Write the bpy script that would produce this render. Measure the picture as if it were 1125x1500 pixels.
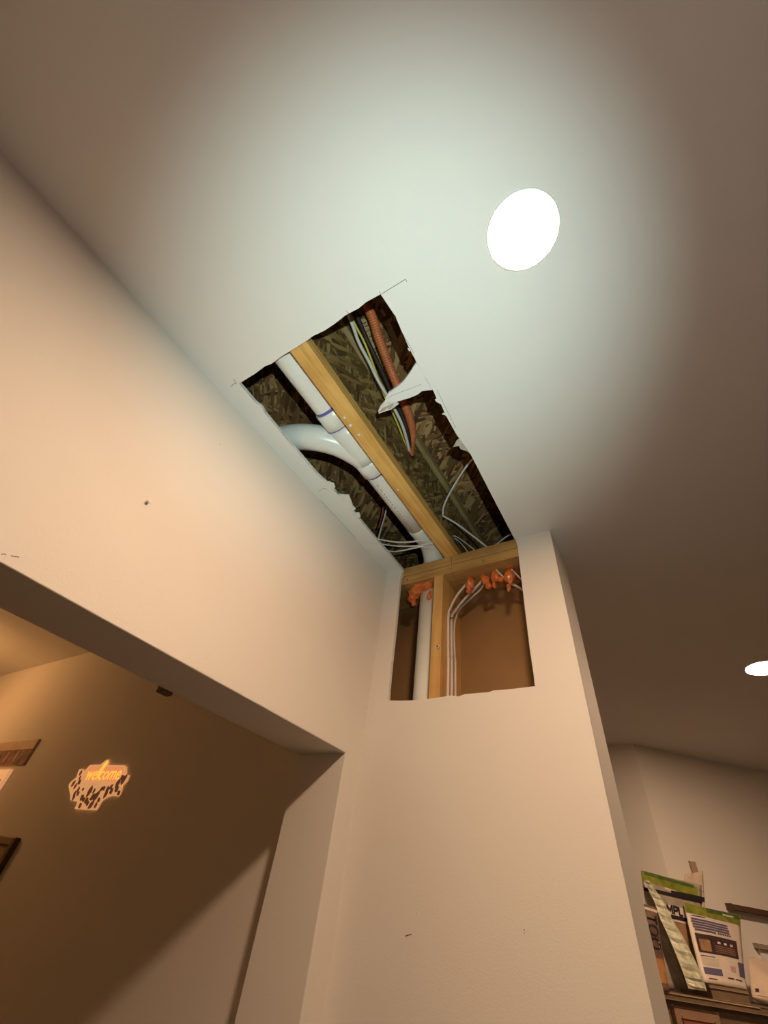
import bpy, bmesh, math, random
from mathutils import Vector, Matrix, noise

random.seed(7)
SC = bpy.context.scene
COL = SC.collection
for o in list(bpy.data.objects): bpy.data.objects.remove(o)

# ------------------------------------------------------------------ camera
EYE = 1.685                      # camera height above the floor
CH = EYE + 1.055                 # ceiling height
FPX = 602.94
RC = ((0.8460236, 0.5187446, 0.1230777), (-0.2920237, 0.6440243, -0.7070748), (-0.4460562, 0.5622604, 0.6963456))
cd = bpy.data.cameras.new('camera'); cam = bpy.data.objects.new('camera', cd); COL.objects.link(cam)
cd.sensor_fit = 'HORIZONTAL'; cd.sensor_width = 36; cd.lens = 36 * FPX / 1125
cd.clip_start = 0.02
m = Matrix.Identity(4)
for i in range(3):
    m[i][0] = RC[0][i]; m[i][1] = -RC[1][i]; m[i][2] = -RC[2][i]
m.translation = (0, 0, EYE)
cam.matrix_world = m
SC.camera = cam

# ------------------------------------------------------------------ world, exposure, hand torch
w = bpy.data.worlds.new('world'); SC.world = w; w.use_nodes = True
w.node_tree.nodes['Background'].inputs[0].default_value = (0.9, 0.7, 0.5, 1)
w.node_tree.nodes['Background'].inputs[1].default_value = 0.0
SC.view_settings.view_transform = 'Standard'; SC.view_settings.look = 'None'
SC.view_settings.gamma = 1; SC.view_settings.use_curve_mapping = False
SC.view_settings.exposure = 0.0
LAMP1 = 450.0      # downlight diffuser emission
LAMP2 = 420.0
WARM = (1.0, 0.665, 0.42)
HALL = 52.0        # globe in the far room (W)
TORCH = 45.0
sp = bpy.data.lights.new('torch', 'SPOT'); so = bpy.data.objects.new('torch', sp); COL.objects.link(so)
sp.energy = TORCH; sp.color = (0.77, 1.0, 0.93); sp.spot_size = math.radians(67); sp.spot_blend = 1.0
sp.shadow_soft_size = 0.006
so.location = (0.15, -0.09, EYE)
tgt = Vector((-0.34, 0.38, CH))
so.rotation_euler = (tgt - so.location).to_track_quat('-Z', 'Y').to_euler()
# added weak wide fill spot at the torch position, lifting the ceiling
s2 = bpy.data.lights.new('ceiling_fill', 'SPOT'); o2 = bpy.data.objects.new('ceiling_fill', s2); COL.objects.link(o2)
s2.energy = 5.5; s2.color = (1.0, 0.93, 0.88); s2.spot_size = math.radians(125); s2.spot_blend = 1.0; s2.shadow_soft_size = 0.006
o2.location = so.location; o2.rotation_euler = (Vector((-0.1, 0.3, CH)) - o2.location).to_track_quat('-Z', 'Y').to_euler()

# ------------------------------------------------------------------ projection helpers (pixel of the photo -> point on a real plane)
def ray(px, py):
    c = ((px - 562.5) / FPX, (py - 750) / FPX, 1.0)
    return Vector([sum(RC[k][i] * c[k] for k in range(3)) for i in range(3)])
O = Vector((0, 0, EYE))
def onz(px, py, h): r = ray(px, py); return O + r * (h / r.z)            # h above the eye
def ony(px, py, y): r = ray(px, py); return O + r * (y / r.y)
def onx(px, py, x): r = ray(px, py); return O + r * (x / r.x)
W2P = Vector((-0.2817, 3.513, 0)); W2U = Vector((0.722, 0.692, 0)).normalized(); W2N = Vector((W2U.y, -W2U.x, 0))
def onw(px, py, d):                                                       # plane parallel to the angled wall, d in front
    r = ray(px, py); p0 = W2P + W2N * d
    return O + r * (p0.dot(W2N) / r.dot(W2N))

# ------------------------------------------------------------------ materials
def mat(name, color, rough=0.6, bump=0.0, bscale=200, var=0.0, vscale=6, metal=0, emis=None, spec=0.5, sss=0, alpha=1, trans=0):
    M = bpy.data.materials.new(name); M.use_nodes = True
    nt = M.node_tree; N = nt.nodes; L = nt.links; b = N['Principled BSDF']
    b.inputs['Base Color'].default_value = (*color, 1); b.inputs['Roughness'].default_value = rough
    b.inputs['Metallic'].default_value = metal; b.inputs['Specular IOR Level'].default_value = spec
    b.inputs['Transmission Weight'].default_value = trans
    tc = N.new('ShaderNodeTexCoord')
    if var > 0:
        n = N.new('ShaderNodeTexNoise'); n.inputs['Scale'].default_value = vscale; n.inputs['Detail'].default_value = 5
        L.new(tc.outputs['Object'], n.inputs['Vector'])
        r = N.new('ShaderNodeValToRGB')
        r.color_ramp.elements[0].position = 0.3; r.color_ramp.elements[1].position = 0.7
        r.color_ramp.elements[0].color = (*[c * (1 - var) for c in color], 1)
        r.color_ramp.elements[1].color = (*[min(1, c * (1 + var)) for c in color], 1)
        L.new(n.outputs['Fac'], r.inputs['Fac']); L.new(r.outputs['Color'], b.inputs['Base Color'])
    if bump > 0:
        n = N.new('ShaderNodeTexNoise'); n.inputs['Scale'].default_value = bscale; n.inputs['Detail'].default_value = 3
        L.new(tc.outputs['Object'], n.inputs['Vector'])
        bp = N.new('ShaderNodeBump'); bp.inputs['Strength'].default_value = bump; bp.inputs['Distance'].default_value = 0.002
        L.new(n.outputs['Fac'], bp.inputs['Height']); L.new(bp.outputs['Normal'], b.inputs['Normal'])
    if emis:
        b.inputs['Emission Color'].default_value = (*emis[0], 1); b.inputs['Emission Strength'].default_value = emis[1]
    return M

def wood(name, c1, c2, axis=1, scale=1.0, rough=0.65):
    M = bpy.data.materials.new(name); M.use_nodes = True
    nt = M.node_tree; N = nt.nodes; L = nt.links; b = N['Principled BSDF']; b.inputs['Roughness'].default_value = rough
    tc = N.new('ShaderNodeTexCoord'); mp = N.new('ShaderNodeMapping')
    s = [38 * scale] * 3; s[axis] = 2.6 * scale; mp.inputs['Scale'].default_value = s
    L.new(tc.outputs['Object'], mp.inputs['Vector'])
    n = N.new('ShaderNodeTexNoise'); n.inputs['Scale'].default_value = 1; n.inputs['Detail'].default_value = 8
    n.inputs['Distortion'].default_value = 1.2; L.new(mp.outputs['Vector'], n.inputs['Vector'])
    n2 = N.new('ShaderNodeTexNoise'); n2.inputs['Scale'].default_value = 9; n2.inputs['Detail'].default_value = 4
    L.new(tc.outputs['Object'], n2.inputs['Vector'])
    mx = N.new('ShaderNodeMix'); mx.data_type = 'FLOAT'; mx.inputs['Factor'].default_value = 0.4
    L.new(n.outputs['Fac'], mx.inputs[2]); L.new(n2.outputs['Fac'], mx.inputs[3])
    r = N.new('ShaderNodeValToRGB'); e = r.color_ramp.elements
    e[0].position = 0.36; e[0].color = (*c2, 1); e[1].position = 0.6; e[1].color = (*c1, 1)
    L.new(mx.outputs[0], r.inputs['Fac']); L.new(r.outputs['Color'], b.inputs['Base Color'])
    bp = N.new('ShaderNodeBump'); bp.inputs['Strength'].default_value = 0.25; bp.inputs['Distance'].default_value = 0.001
    L.new(n.outputs['Fac'], bp.inputs['Height']); L.new(bp.outputs['Normal'], b.inputs['Normal'])
    return M

def osb(name, cols, plane='xy', rough=0.75):
    """pressed strands: three layers of stretched cells lying at different angles"""
    M = bpy.data.materials.new(name); M.use_nodes = True
    nt = M.node_tree; N = nt.nodes; L = nt.links; b = N['Principled BSDF']; b.inputs['Roughness'].default_value = rough
    tc = N.new('ShaderNodeTexCoord')
    prev = None; ph = None
    for k, ang in enumerate((0.35, -0.75, 1.35, 2.3)):
        vr = N.new('ShaderNodeVectorRotate'); vr.rotation_type = 'AXIS_ANGLE'
        vr.inputs['Axis'].default_value = (0, 0, 1) if plane == 'xy' else (1, 0, 0)
        vr.inputs['Angle'].default_value = ang
        L.new(tc.outputs['Object'], vr.inputs['Vector'])
        mp = N.new('ShaderNodeMapping'); mp.inputs['Location'].default_value = (k * 3.1, k * 1.7, k * .9)
        mp.inputs['Scale'].default_value = (72, 13, 13) if plane == 'xy' else (13, 13, 72)
        L.new(vr.outputs['Vector'], mp.inputs['Vector'])
        nz = N.new('ShaderNodeTexNoise'); nz.inputs['Scale'].default_value = 0.6; L.new(mp.outputs['Vector'], nz.inputs['Vector'])
        va = N.new('ShaderNodeVectorMath'); va.operation = 'ADD'
        L.new(mp.outputs['Vector'], va.inputs[0]); L.new(nz.outputs['Color'], va.inputs[1])
        v = N.new('ShaderNodeTexVoronoi'); v.inputs['Scale'].default_value = 1; v.inputs['Randomness'].default_value = 1
        L.new(va.outputs[0], v.inputs['Vector'])
        sep = N.new('ShaderNodeSeparateColor'); L.new(v.outputs['Color'], sep.inputs[0])
        r = N.new('ShaderNodeValToRGB'); r.color_ramp.elements[0].color = (*cols[0], 1); r.color_ramp.elements[1].color = (*cols[2], 1)
        e = r.color_ramp.elements.new(0.55); e.color = (*cols[1], 1)
        L.new(sep.outputs[0], r.inputs['Fac'])
        th = N.new('ShaderNodeMath'); th.operation = 'GREATER_THAN'; th.inputs[1].default_value = 0.52
        L.new(sep.outputs[1], th.inputs[0])
        if prev is None:
            prev = r.outputs['Color']; ph = sep.outputs[2]
        else:
            mx = N.new('ShaderNodeMix'); mx.data_type = 'RGBA'
            L.new(th.outputs[0], mx.inputs['Factor']); L.new(prev, mx.inputs[6]); L.new(r.outputs['Color'], mx.inputs[7])
            prev = mx.outputs[2]
            mh = N.new('ShaderNodeMix'); mh.data_type = 'FLOAT'
            L.new(th.outputs[0], mh.inputs['Factor']); L.new(ph, mh.inputs[2]); L.new(sep.outputs[2], mh.inputs[3])
            ph = mh.outputs[0]
    L.new(prev, b.inputs['Base Color'])
    bp = N.new('ShaderNodeBump'); bp.inputs['Strength'].default_value = 0.6; bp.inputs['Distance'].default_value = 0.002
    L.new(ph, bp.inputs['Height']); L.new(bp.outputs['Normal'], b.inputs['Normal'])
    return M

PAINT = mat('wall_paint', (0.80, 0.755, 0.69), 0.75, 0.12, 260, 0.015, 3)
CEILP = mat('ceiling_paint', (0.80, 0.78, 0.74), 0.85, 0.1, 260, 0.015, 2)
GYPSUM = mat('gypsum_core', (0.80, 0.79, 0.75), 0.95, 0.8, 180, 0.12, 60)
KRAFT = mat('kraft_paper', (0.34, 0.19, 0.075), 0.9, 0.1, 90, 0.08, 7)
GREYPAPER = mat('torn_paper', (0.50, 0.46, 0.40), 0.95, 0.4, 150, 0.15, 60)
PENCIL = mat('pencil_line', (0.13, 0.12, 0.12), 0.8)
SCUFF = mat('scuff', (0.40, 0.33, 0.27), 0.8)
FLOORM = wood('floor_boards', (0.16, 0.12, 0.09), (0.10, 0.075, 0.055), 1, .6)
LUMBER = wood('lumber', (0.78, 0.47, 0.14), (0.56, 0.28, 0.06), 1)
LUMBERD = wood('lumber_dark', (0.40, 0.29, 0.13), (0.24, 0.16, 0.06), 1)
LUMBERX = wood('lumber_plate', (0.64, 0.38, 0.13), (0.46, 0.24, 0.07), 0)
LUMBERZ = wood('lumber_stud', (0.70, 0.43, 0.15), (0.54, 0.29, 0.08), 2)
OSBWEB = osb('strand_web', ((0.09, 0.045, 0.012), (0.23, 0.14, 0.04), (0.50, 0.34, 0.12)), 'yz')
OSBSUB = osb('strand_board', ((0.065, 0.03, 0.01), (0.23, 0.12, 0.04), (0.55, 0.34, 0.14)), 'xy')
PVC = mat('white_pvc', (0.78, 0.79, 0.75), 0.3, 0.0, var=0.03, vscale=12)
PRIMER = mat('purple_primer', (0.13, 0.12, 0.42), 0.4)
PRINT = mat('pipe_print', (0.22, 0.16, 0.17), 0.6)
FOAM = mat('orange_foam', (0.74, 0.20, 0.05), 0.22, 0.35, 90, 0.25, 45)
CONDUIT = mat('orange_conduit', (0.58, 0.16, 0.055), 0.45, var=0.1, vscale=30)
CABLEW = mat('white_cable', (0.74, 0.68, 0.63), 0.4)
CABLEY = mat('yellow_cable', (0.70, 0.60, 0.10), 0.4)
CABLEK = mat('black_cable', (0.028, 0.015, 0.011), 0.6)
STAPLE = mat('staple', (0.08, 0.07, 0.07), 0.4, metal=0.6)
TRIMW = mat('trim_white', (0.82, 0.80, 0.76), 0.4)
LENS1 = mat('downlight_lens', (0.9, 0.9, 0.88), 0.4, emis=(WARM, LAMP1))
LENS2 = mat('downlight_lens_far', (0.9, 0.9, 0.88), 0.4, emis=(WARM, LAMP2))

# ------------------------------------------------------------------ mesh helpers
def link(name, bm, mats, parent=None, smooth=False):
    me = bpy.data.meshes.new(name); bmesh.ops.recalc_face_normals(bm, faces=bm.faces); bm.to_mesh(me); bm.free()
    for M in (mats if isinstance(mats, (list, tuple)) else [mats]): me.materials.append(M)
    if smooth:
        for p in me.polygons: p.use_smooth = True
    o = bpy.data.objects.new(name, me); COL.objects.link(o)
    if parent is not None:
        o.parent = parent; o.matrix_parent_inverse = Matrix.Translation(-Vector(parent.location))
    return o
def thing(name, label, cat, loc=(0, 0, 0), group=None):
    o = bpy.data.objects.new(name, None); COL.objects.link(o); o.location = loc; o.empty_display_size = 0.05
    o['label'] = label; o['category'] = cat
    if group: o['group'] = group
    return o
def tag(o, label, cat, group=None):
    o['label'] = label; o['category'] = cat
    if group: o['group'] = group
    return o
def struct(o): o['kind'] = 'structure'; return o
def add_box(bm, a, b, bev=0.0, mi=0):
    n0 = len(bm.verts)
    r = bmesh.ops.create_cube(bm, size=1)
    a = Vector(a); b = Vector(b); c = (a + b) / 2; d = b - a
    for v in r['verts']: v.co = Vector((v.co.x * d.x, v.co.y * d.y, v.co.z * d.z)) + c
    fs = set(f for v in r['verts'] for f in v.link_faces)
    for f in fs: f.material_index = mi
    if bev > 0:
        es = list(set(e for v in r['verts'] for e in v.link_edges))
        bmesh.ops.bevel(bm, geom=es, offset=bev, segments=2, profile=0.5, affect='EDGES')
def box(name, a, b, M, parent=None, bev=0.0):
    bm = bmesh.new(); add_box(bm, a, b, bev); return link(name, bm, M, parent)
def obox(bm, c, ux, uy, uz, h, bev=0.0):
    """box at centre c along the three unit axes with half sizes h"""
    r = bmesh.ops.create_cube(bm, size=2)
    for v in r['verts']: v.co = Vector(c) + ux * v.co.x * h[0] + uy * v.co.y * h[1] + uz * v.co.z * h[2]
    if bev > 0:
        es = list(set(e for v in r['verts'] for e in v.link_edges))
        bmesh.ops.bevel(bm, geom=es, offset=bev, segments=2, profile=0.5, affect='EDGES')
def smooth_path(pts, n=8):
    pts = [Vector(p) for p in pts]; out = []
    P = [pts[0] * 2 - pts[1]] + pts + [pts[-1] * 2 - pts[-2]]
    for i in range(1, len(P) - 2):
        for k in range(n):
            t = k / n; a, b, c, d = P[i - 1:i + 3]
            out.append(0.5 * ((2 * b) + (c - a) * t + (2 * a - 5 * b + 4 * c - d) * t * t + (3 * b - a - 3 * c + d) * t ** 3))
    out.append(pts[-1]); return out
def add_tube(bm, path, r, seg=12, flat=1.0, rf=None, up=Vector((0, 0, 1)), cap=True):
    path = [Vector(p) for p in path]; rings = []
    t0 = (path[1] - path[0]).normalized()
    u = up.cross(t0)
    if u.length < 0.05: u = Vector((1, 0, 0)).cross(t0)
    u.normalize()
    for i, p in enumerate(path):
        t = (path[min(i + 1, len(path) - 1)] - path[max(i - 1, 0)]).normalized()
        u = (u - t * u.dot(t)).normalized(); v = t.cross(u)
        rr = r if rf is None else rf(i / (len(path) - 1)) * r
        rings.append([bm.verts.new(p + (u * math.cos(a) + v * math.sin(a) * flat) * rr) for a in [2 * math.pi * k / seg for k in range(seg)]])
    for A, B in zip(rings, rings[1:]):
        for k in range(seg):
            f = bm.faces.new((A[k], A[(k + 1) % seg], B[(k + 1) % seg], B[k])); f.smooth = True
    if cap:
        bm.faces.new(rings[0][::-1]); bm.faces.new(rings[-1])
def tube(name, path, r, M, parent=None, seg=12, flat=1.0, rf=None, sm=8, up=Vector((0, 0, 1))):
    bm = bmesh.new(); add_tube(bm, smooth_path(path, sm) if sm else path, r, seg, flat, rf, up); return link(name, bm, M, parent)
def slab(name, loops, off, mats, parent=None, edge_mi=None):
    """flat polygon (first loop outer, others holes) given as 3-D points, thickened by vector off"""
    bm = bmesh.new(); eds = []
    for lp in loops:
        vs = [bm.verts.new(p) for p in lp]
        for i in range(len(vs)): eds.append(bm.edges.new((vs[i], vs[(i + 1) % len(vs)])))
    bmesh.ops.triangle_fill(bm, use_beauty=True, use_dissolve=False, edges=eds)
    base = list(bm.faces)
    r = bmesh.ops.extrude_face_region(bm, geom=base)
    nv = [g for g in r['geom'] if isinstance(g, bmesh.types.BMVert)]
    for v in nv: v.co += Vector(off)
    bm.normal_update()
    bmesh.ops.recalc_face_normals(bm, faces=bm.faces)
    if edge_mi is not None:
        n = Vector(off).normalized()
        for f in bm.faces:
            if abs(f.normal.dot(n)) < 0.3: f.material_index = edge_mi
            elif f.normal.dot(n) > 0.5: f.material_index = 2 if len(mats) > 2 else 0
    return link(name, bm, mats, parent)
def jag(a, b, n, amp, axis, seed=0):
    """points from a to b (b excluded) with a slightly ragged knife cut"""
    rnd = random.Random(seed); a = Vector(a); b = Vector(b); out = [a]
    for i in range(1, n):
        out.append(a.lerp(b, (i + rnd.uniform(-.3, .3)) / n) + Vector(axis) * rnd.uniform(-amp, amp))
    return out

# ================================================================== SETTING
XW = -0.8595; XB = -1.048; YE = 1.18; XE = -0.1745
HX0, HX1 = -0.782, -0.2985
# ceiling with the cut-out
hc = 1.055
def C(x, y): return onz(x, y, hc)
hole = []
tl, tr = C(350, 562), C(557.5, 431)
bl, br = C(588, 833), C(756, 794)
bl.y = br.y = YE + 0.0127
hole += jag(tl, tr, 14, 0.0025, (0, 1, 0), 3)
for p in ((557.5, 431), (577, 460), (579.5, 463), (581, 468), (598, 507), (600.5, 511), (603, 517), (610, 530), (620, 548), (634, 571), (638, 580), (641, 588), (646, 592), (651, 604), (655, 612), (669, 637), (677, 648), (688, 663), (700, 686), (722, 729)):
    hole.append(C(*p))
hole += [br, Vector((XE - .0127, YE + .0127, CH)), Vector((XE - .0127, 1.372, CH)), Vector((-1.5, 1.372, CH)), Vector((-1.5, YE + .0127, CH)), bl]
for p in ((570, 812), (552, 792), (527, 762), (512, 745), (497, 727), (484, 713), (464, 695), (440, 667), (425, 650), (400, 620), (388, 606), (384, 598), (374, 590)):
    hole.append(C(*p))
ceil = struct(slab('ceiling', [[(-5.2, -2.8, CH), (3.3, -2.8, CH), (3.3, 7.6, CH), (-5.2, 7.6, CH)], hole], (0, 0, 0.0127), [CEILP, GYPSUM, KRAFT], edge_mi=1))

def flap(name, pts, th, M, z=hc, off=None, label=None, tips=None):
    P = [onz(x, y, z + (tips[i] if tips else 0)) for i, (x, y) in enumerate(pts)]
    o = slab(name, [P], off or (0, 0, th), [M, GYPSUM], ceil, edge_mi=1)
    if label: o['label'] = label
    return o
flap('torn_flap', [(610, 531), (604, 540), (601, 545), (596, 552), (590, 560), (583, 566), (576, 571), (569, 576), (565, 582), (564, 588), (575, 590), (583, 588), (600, 583), (612, 578), (618, 573), (634, 571), (627, 561), (619, 546)],
     0.0100, CEILP, label='white torn drywall flap left on the hole edge', tips=[0] * 18)
flap('torn_flap', [(565, 586), (557, 595), (554, 602), (555, 606), (563, 603), (573, 600), (584, 592), (579, 588), (572, 588)],
     0.006, GYPSUM, label='bare gypsum tip of the torn drywall flap', tips=[.002, .006, .012, .014, .010, .006, .002, 0, 0])
flap('paper_shred', [(577, 590), (570, 593), (560, 598), (555, 604), (566, 601), (574, 598)], 0.0015, GREYPAPER, z=hc - .001, label='grey torn paper on the flap tip', tips=[0, .002, .006, .012, .010, .004])
flap('paper_shred', [(641, 583), (637, 586), (640, 589), (645, 592), (649, 592), (646, 586)], 0.004, CEILP, z=hc + .001)
flap('paper_shred', [(652, 604), (647, 607), (652, 608), (656, 612), (655, 606)], 0.003, CEILP, z=hc + .001)
flap('paper_shred', [(676, 641), (669, 646), (664, 655), (672, 653), (675, 658), (684, 661), (688, 664), (683, 654), (679, 646)], 0.004, GREYPAPER, z=hc + .004, label='grey torn paper hanging at the hole edge')
flap('paper_shred', [(600, 511), (597, 510), (598, 513), (601, 515)], 0.003, CEILP, z=hc + .001)
flap('paper_shred', [(374, 590), (378, 592), (383, 594), (386, 599), (384, 603), (379, 598)], 0.006, CEILP, z=hc + .002)
flap('paper_shred', [(474, 706), (482, 706), (489, 709), (491, 714), (487, 718), (484, 715)], 0.005, CEILP, z=hc + .003)
flap('paper_shred', [(484, 713), (491, 722), (498, 725), (511, 726), (513, 731), (515, 736), (517, 742), (521, 746), (517, 749), (521, 752), (526, 752), (528, 757), (524, 759), (519, 754), (505, 738)], 0.006, CEILP, z=hc + .003, label='chewed white drywall edge by the pipe')

def pencil(pts, parent, fn, r=0.0007, M=PENCIL, name='pencil_mark'):
    bm = bmesh.new(); add_tube(bm, [fn(*p) for p in pts], r, 5); return link(name, bm, M, parent)
cz = lambda x, y: onz(x, y, hc - .0002)
pencil([(560, 430), (594, 409), (596, 413)], ceil, cz)
pencil([(338, 566), (346, 560)], ceil, cz); pencil([(342, 555), (347, 563)], ceil, cz, .0005)
pencil([(507, 455), (511, 459)], ceil, cz, .0005); pencil([(555, 427), (559, 432)], ceil, cz, .0004)
pencil([(466, 720), (474, 715), (480, 717)], ceil, cz, .0005)
pencil([(458, 721), (480, 744), (505, 770), (520, 788)], ceil, cz, .0004)
pencil([(586, 482), (606, 517)], ceil, cz, .0004); pencil([(640, 571), (655, 602), (668, 627)], ceil, cz, .0004)
pencil([(566, 584), (575, 579), (588, 574), (602, 569), (617, 563)], ceil, cz, .0004)

# left wall with the wide opening (header + pier beside the stub wall)
ZH = EYE + 0.335; YJ = 1.10
bm = bmesh.new()
prof = [(-2.8, 0), (-1.3, 0), (-1.3, ZH), (YJ, ZH), (YJ, 0), (YE, 0), (YE, CH), (-2.8, CH)]
f = bm.faces.new([bm.verts.new((XW, y, z)) for y, z in prof])
r = bmesh.ops.extrude_face_region(bm, geom=[f])
for v in [g for g in r['geom'] if isinstance(g, bmesh.types.BMVert)]: v.co.x = XB
bmesh.ops.recalc_face_normals(bm, faces=bm.faces)
es = [e for e in bm.edges if any(abs(v.co.z - ZH) < 1e-4 or abs(v.co.y - YJ) < 1e-4 for v in e.verts) and not all(abs(v.co.z - CH) < 1e-4 for v in e.verts)]
es = [e for e in es if all((abs(v.co.z - ZH) < 1e-4 or abs(v.co.y - YJ) < 1e-4) for v in e.verts)]
bmesh.ops.bevel(bm, geom=es, offset=0.0025, segments=2, profile=0.5, affect='EDGES')
wl = struct(link('wall_left', bm, PAINT))
# scuffs and pencil marks on it
lx = lambda x, y: onx(x, y, XW + .0002)
pencil([(2, 812), (7, 811), (9, 813)], wl, lx, .0009, SCUFF, 'scuff_mark'); pencil([(16, 814), (28, 816)], wl, lx, .0007, PENCIL)
pencil([(322, 650), (323, 651.5)], wl, lx, .0012, SCUFF, 'scuff_mark')

# stub wall at the end: face panel with the cut, side cap, rear panel, framing inside
hb0, hb1 = ony(568.5, 1028, YE), ony(784.5, 1005, YE)
face = [(XW, YE, 0), (XE, YE, 0), (XE, YE, CH), (HX1, YE, CH)]
cut = [ony(758, 800, YE), ony(764, 850, YE), ony(768, 884, YE), ony(776, 950, YE), ony(782, 990, YE), ony(783, 1003, YE), hb1]
cut += [ony(x, y, YE) for x, y in ((760, 1008), (742, 1010), (722, 1011.5), (716, 1014), (700, 1015), (680, 1017), (672, 1020), (660, 1019), (640, 1022), (620, 1025), (600, 1026), (585, 1026.5), (570, 1026))]
cut += [hb0] + [ony(x, y, YE) for x, y in ((570, 1005), (573, 975), (576, 948), (580, 912), (583, 880), (586, 850))]
face += cut + [(HX0, YE, CH), (XW, YE, CH)]
we = struct(slab('wall_end', [face], (0, 0.0127, 0), [PAINT, GYPSUM, KRAFT], edge_mi=1))
YC = 1.361
bm = bmesh.new()
add_box(bm, (XE - .0127, YE + .0127, 0), (XE, YC + .0127, CH))
link('side_panel', bm, PAINT, we)
bm = bmesh.new(); add_box(bm, (-1.6, YC, 0), (XE - .0127, YC + .0127, CH)); link('rear_panel', bm, KRAFT, we)
ey = lambda x, y: ony(x, y, YE - .0002)
pencil([(767.5, 1361), (768, 1363)], we, ey, .0012, PENCIL, 'screw_dimple'); pencil([(768.2, 1366), (768.6, 1367.5)], we, ey, .001, PENCIL, 'screw_dimple')
pencil([(594, 1371), (599, 1369), (603, 1368)], we, ey, .0011, SCUFF, 'scuff_mark'); pencil([(610, 1337), (611, 1338)], we, ey, .001, SCUFF, 'scuff_mark')

# the rest of the shell
struct(box('wall_far', (-5.2, YE, 0), (XW, YE + .0127, CH), PAINT))
struct(box('wall_hall', (-5.32, -2.8, 0), (-5.2, YE, CH), PAINT))
struct(box('wall_near', (-5.2, -2.92, 0), (3.3, -2.8, CH), PAINT))
struct(box('wall_right', (3.3, -2.8, 0), (3.42, 7.6, CH), PAINT))
q0 = Vector((W2P.x - 1, W2P.y, 0)); q1 = Vector((W2P.x, W2P.y, 0)); d01 = (q1 - q0).normalized(); qa = q1 - d01 * 1.2; q2 = q1 + W2U * 5.0
nn = Vector((-d01.y, d01.x, 0))
bm = bmesh.new(); b_ = [qa, q1, q1 + nn * .12 , qa + nn * .12]
f = bm.faces.new([bm.verts.new(p) for p in b_]); r = bmesh.ops.extrude_face_region(bm, geom=[f])
for v in [g for g in r['geom'] if isinstance(g, bmesh.types.BMVert)]: v.co.z = CH
struct(link('wall_rear', bm, PAINT))
bm = bmesh.new(); b_ = [q1, q2, q2 - W2N * .12, q1 - W2N * .12]
f = bm.faces.new([bm.verts.new(p) for p in b_]); r = bmesh.ops.extrude_face_region(bm, geom=[f])
for v in [g for g in r['geom'] if isinstance(g, bmesh.types.BMVert)]: v.co.z = CH
struct(link('wall_angled', bm, PAINT))
struct(box('wall_side', (-1.62, YC + .0127, 0), (-1.5, 3.6, CH), PAINT))
struct(box('floor', (-5.32, -2.92, -0.1), (3.42, 7.7, 0), FLOORM))

# ================================================================== CEILING CAVITY
ZJ = CH + .0127; ZT = ZJ + .356
def ijoist(x, label):
    t = thing('floor_joist', label, 'joist', (x, 0.5, ZJ))
    y0, y1 = -0.35, YC + .4
    box('bottom_flange', (x - .029, y0, ZJ), (x + .029, y1, ZJ + .038), LUMBER, t, .0015)
    box('web', (x - .005, y0, ZJ + .038), (x + .005, y1, ZT - .038), OSBWEB, t)
    box('top_flange', (x - .024, y0, ZT - .038), (x + .024, y1, ZT), LUMBERD, t, .0015)
    return t
J = -0.5655
jo = ijoist(J, 'pale wooden I-shaped floor joist crossing the ceiling hole')
ijoist(J + .61, 'floor joist hidden above the ceiling right of the hole')
ijoist(J - .61, 'floor joist hidden above the ceiling left of the hole')
for px, py, s in ((505, 612, .004), (513, 623, .006), (525.5, 637, .0045), (583, 717.5, .0045)):
    p = onz(px, py, ZJ - EYE - .0005); bm = bmesh.new()
    bmesh.ops.create_icosphere(bm, subdivisions=2, radius=s)
    rnd = random.Random(px)
    for v in bm.verts: v.co = Vector((v.co.x * rnd.uniform(.5, 1.2), v.co.y * rnd.uniform(.5, 1.2), v.co.z * .35)) + p
    bmesh.ops.create_cone(bm, cap_ends=True, segments=8, radius1=s * .4, radius2=s * .4, depth=.003, matrix=Matrix.Translation(p - Vector((0, 0, .003))))
    link('nail_pop', bm, GYPSUM, jo)['label'] = 'nail hole with white drywall crumbs'
# web openings rimmed dark where cables pass
for yy, zz, rr in ((0.815, 1.292, .020), (1.10, 1.207, .016)):
    bm = bmesh.new(); bmesh.ops.create_cone(bm, cap_ends=True, segments=20, radius1=rr, radius2=rr, depth=.0125, matrix=Matrix.Translation((J, yy, EYE + zz)) @ Matrix.Rotation(math.pi / 2, 4, 'Y'))
    link('cable_hole', bm, CABLEK, jo)
sub = struct(box('floor_deck', (-1.7, -.35, ZT), (0.7, 2.35, ZT + .018), OSBSUB))
STAMP = mat('stamp_strip', (.44, .33, .17), .75, var=.3, vscale=80)
def deckq(name, pts, M, dz): return slab(name, [[onz(x, y, ZT - EYE - dz) for x, y in pts]], (0, 0, -.0004), [M], sub)
for q in (((528, 468), (536, 466), (543, 480), (535, 484)), ((537, 487), (545, 484), (556, 505), (547, 510)), ((549, 513), (558, 509), (566, 525), (557, 530)), ((558, 533), (567, 528), (578, 552), (569, 557))):
    deckq('stamped_strip', q, STAMP, .0003)
for q in (((564, 475), (571, 471), (590, 514), (581, 519)), ((560, 452), (566, 462), (562, 464), (556, 455))): deckq('stamped_strip', q, STAMP, .0003)
for x, y in ((533, 474), (537, 478), (543, 493), (547, 499), (552, 516), (557, 521), (563, 538), (567, 545), (570, 549)):
    deckq('stamp_mark', ((x - 2.5, y), (x + 2.5, y - 2.4), (x + 3, y - 1.2), (x - 2, y + 1.3)), CABLEK, .0009)
# rim board closing the bay beyond the stub wall and in front
struct(box('trim_1', (-1.7, 2.3, ZJ), (0.7, 2.33, ZT), OSBWEB))

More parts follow.
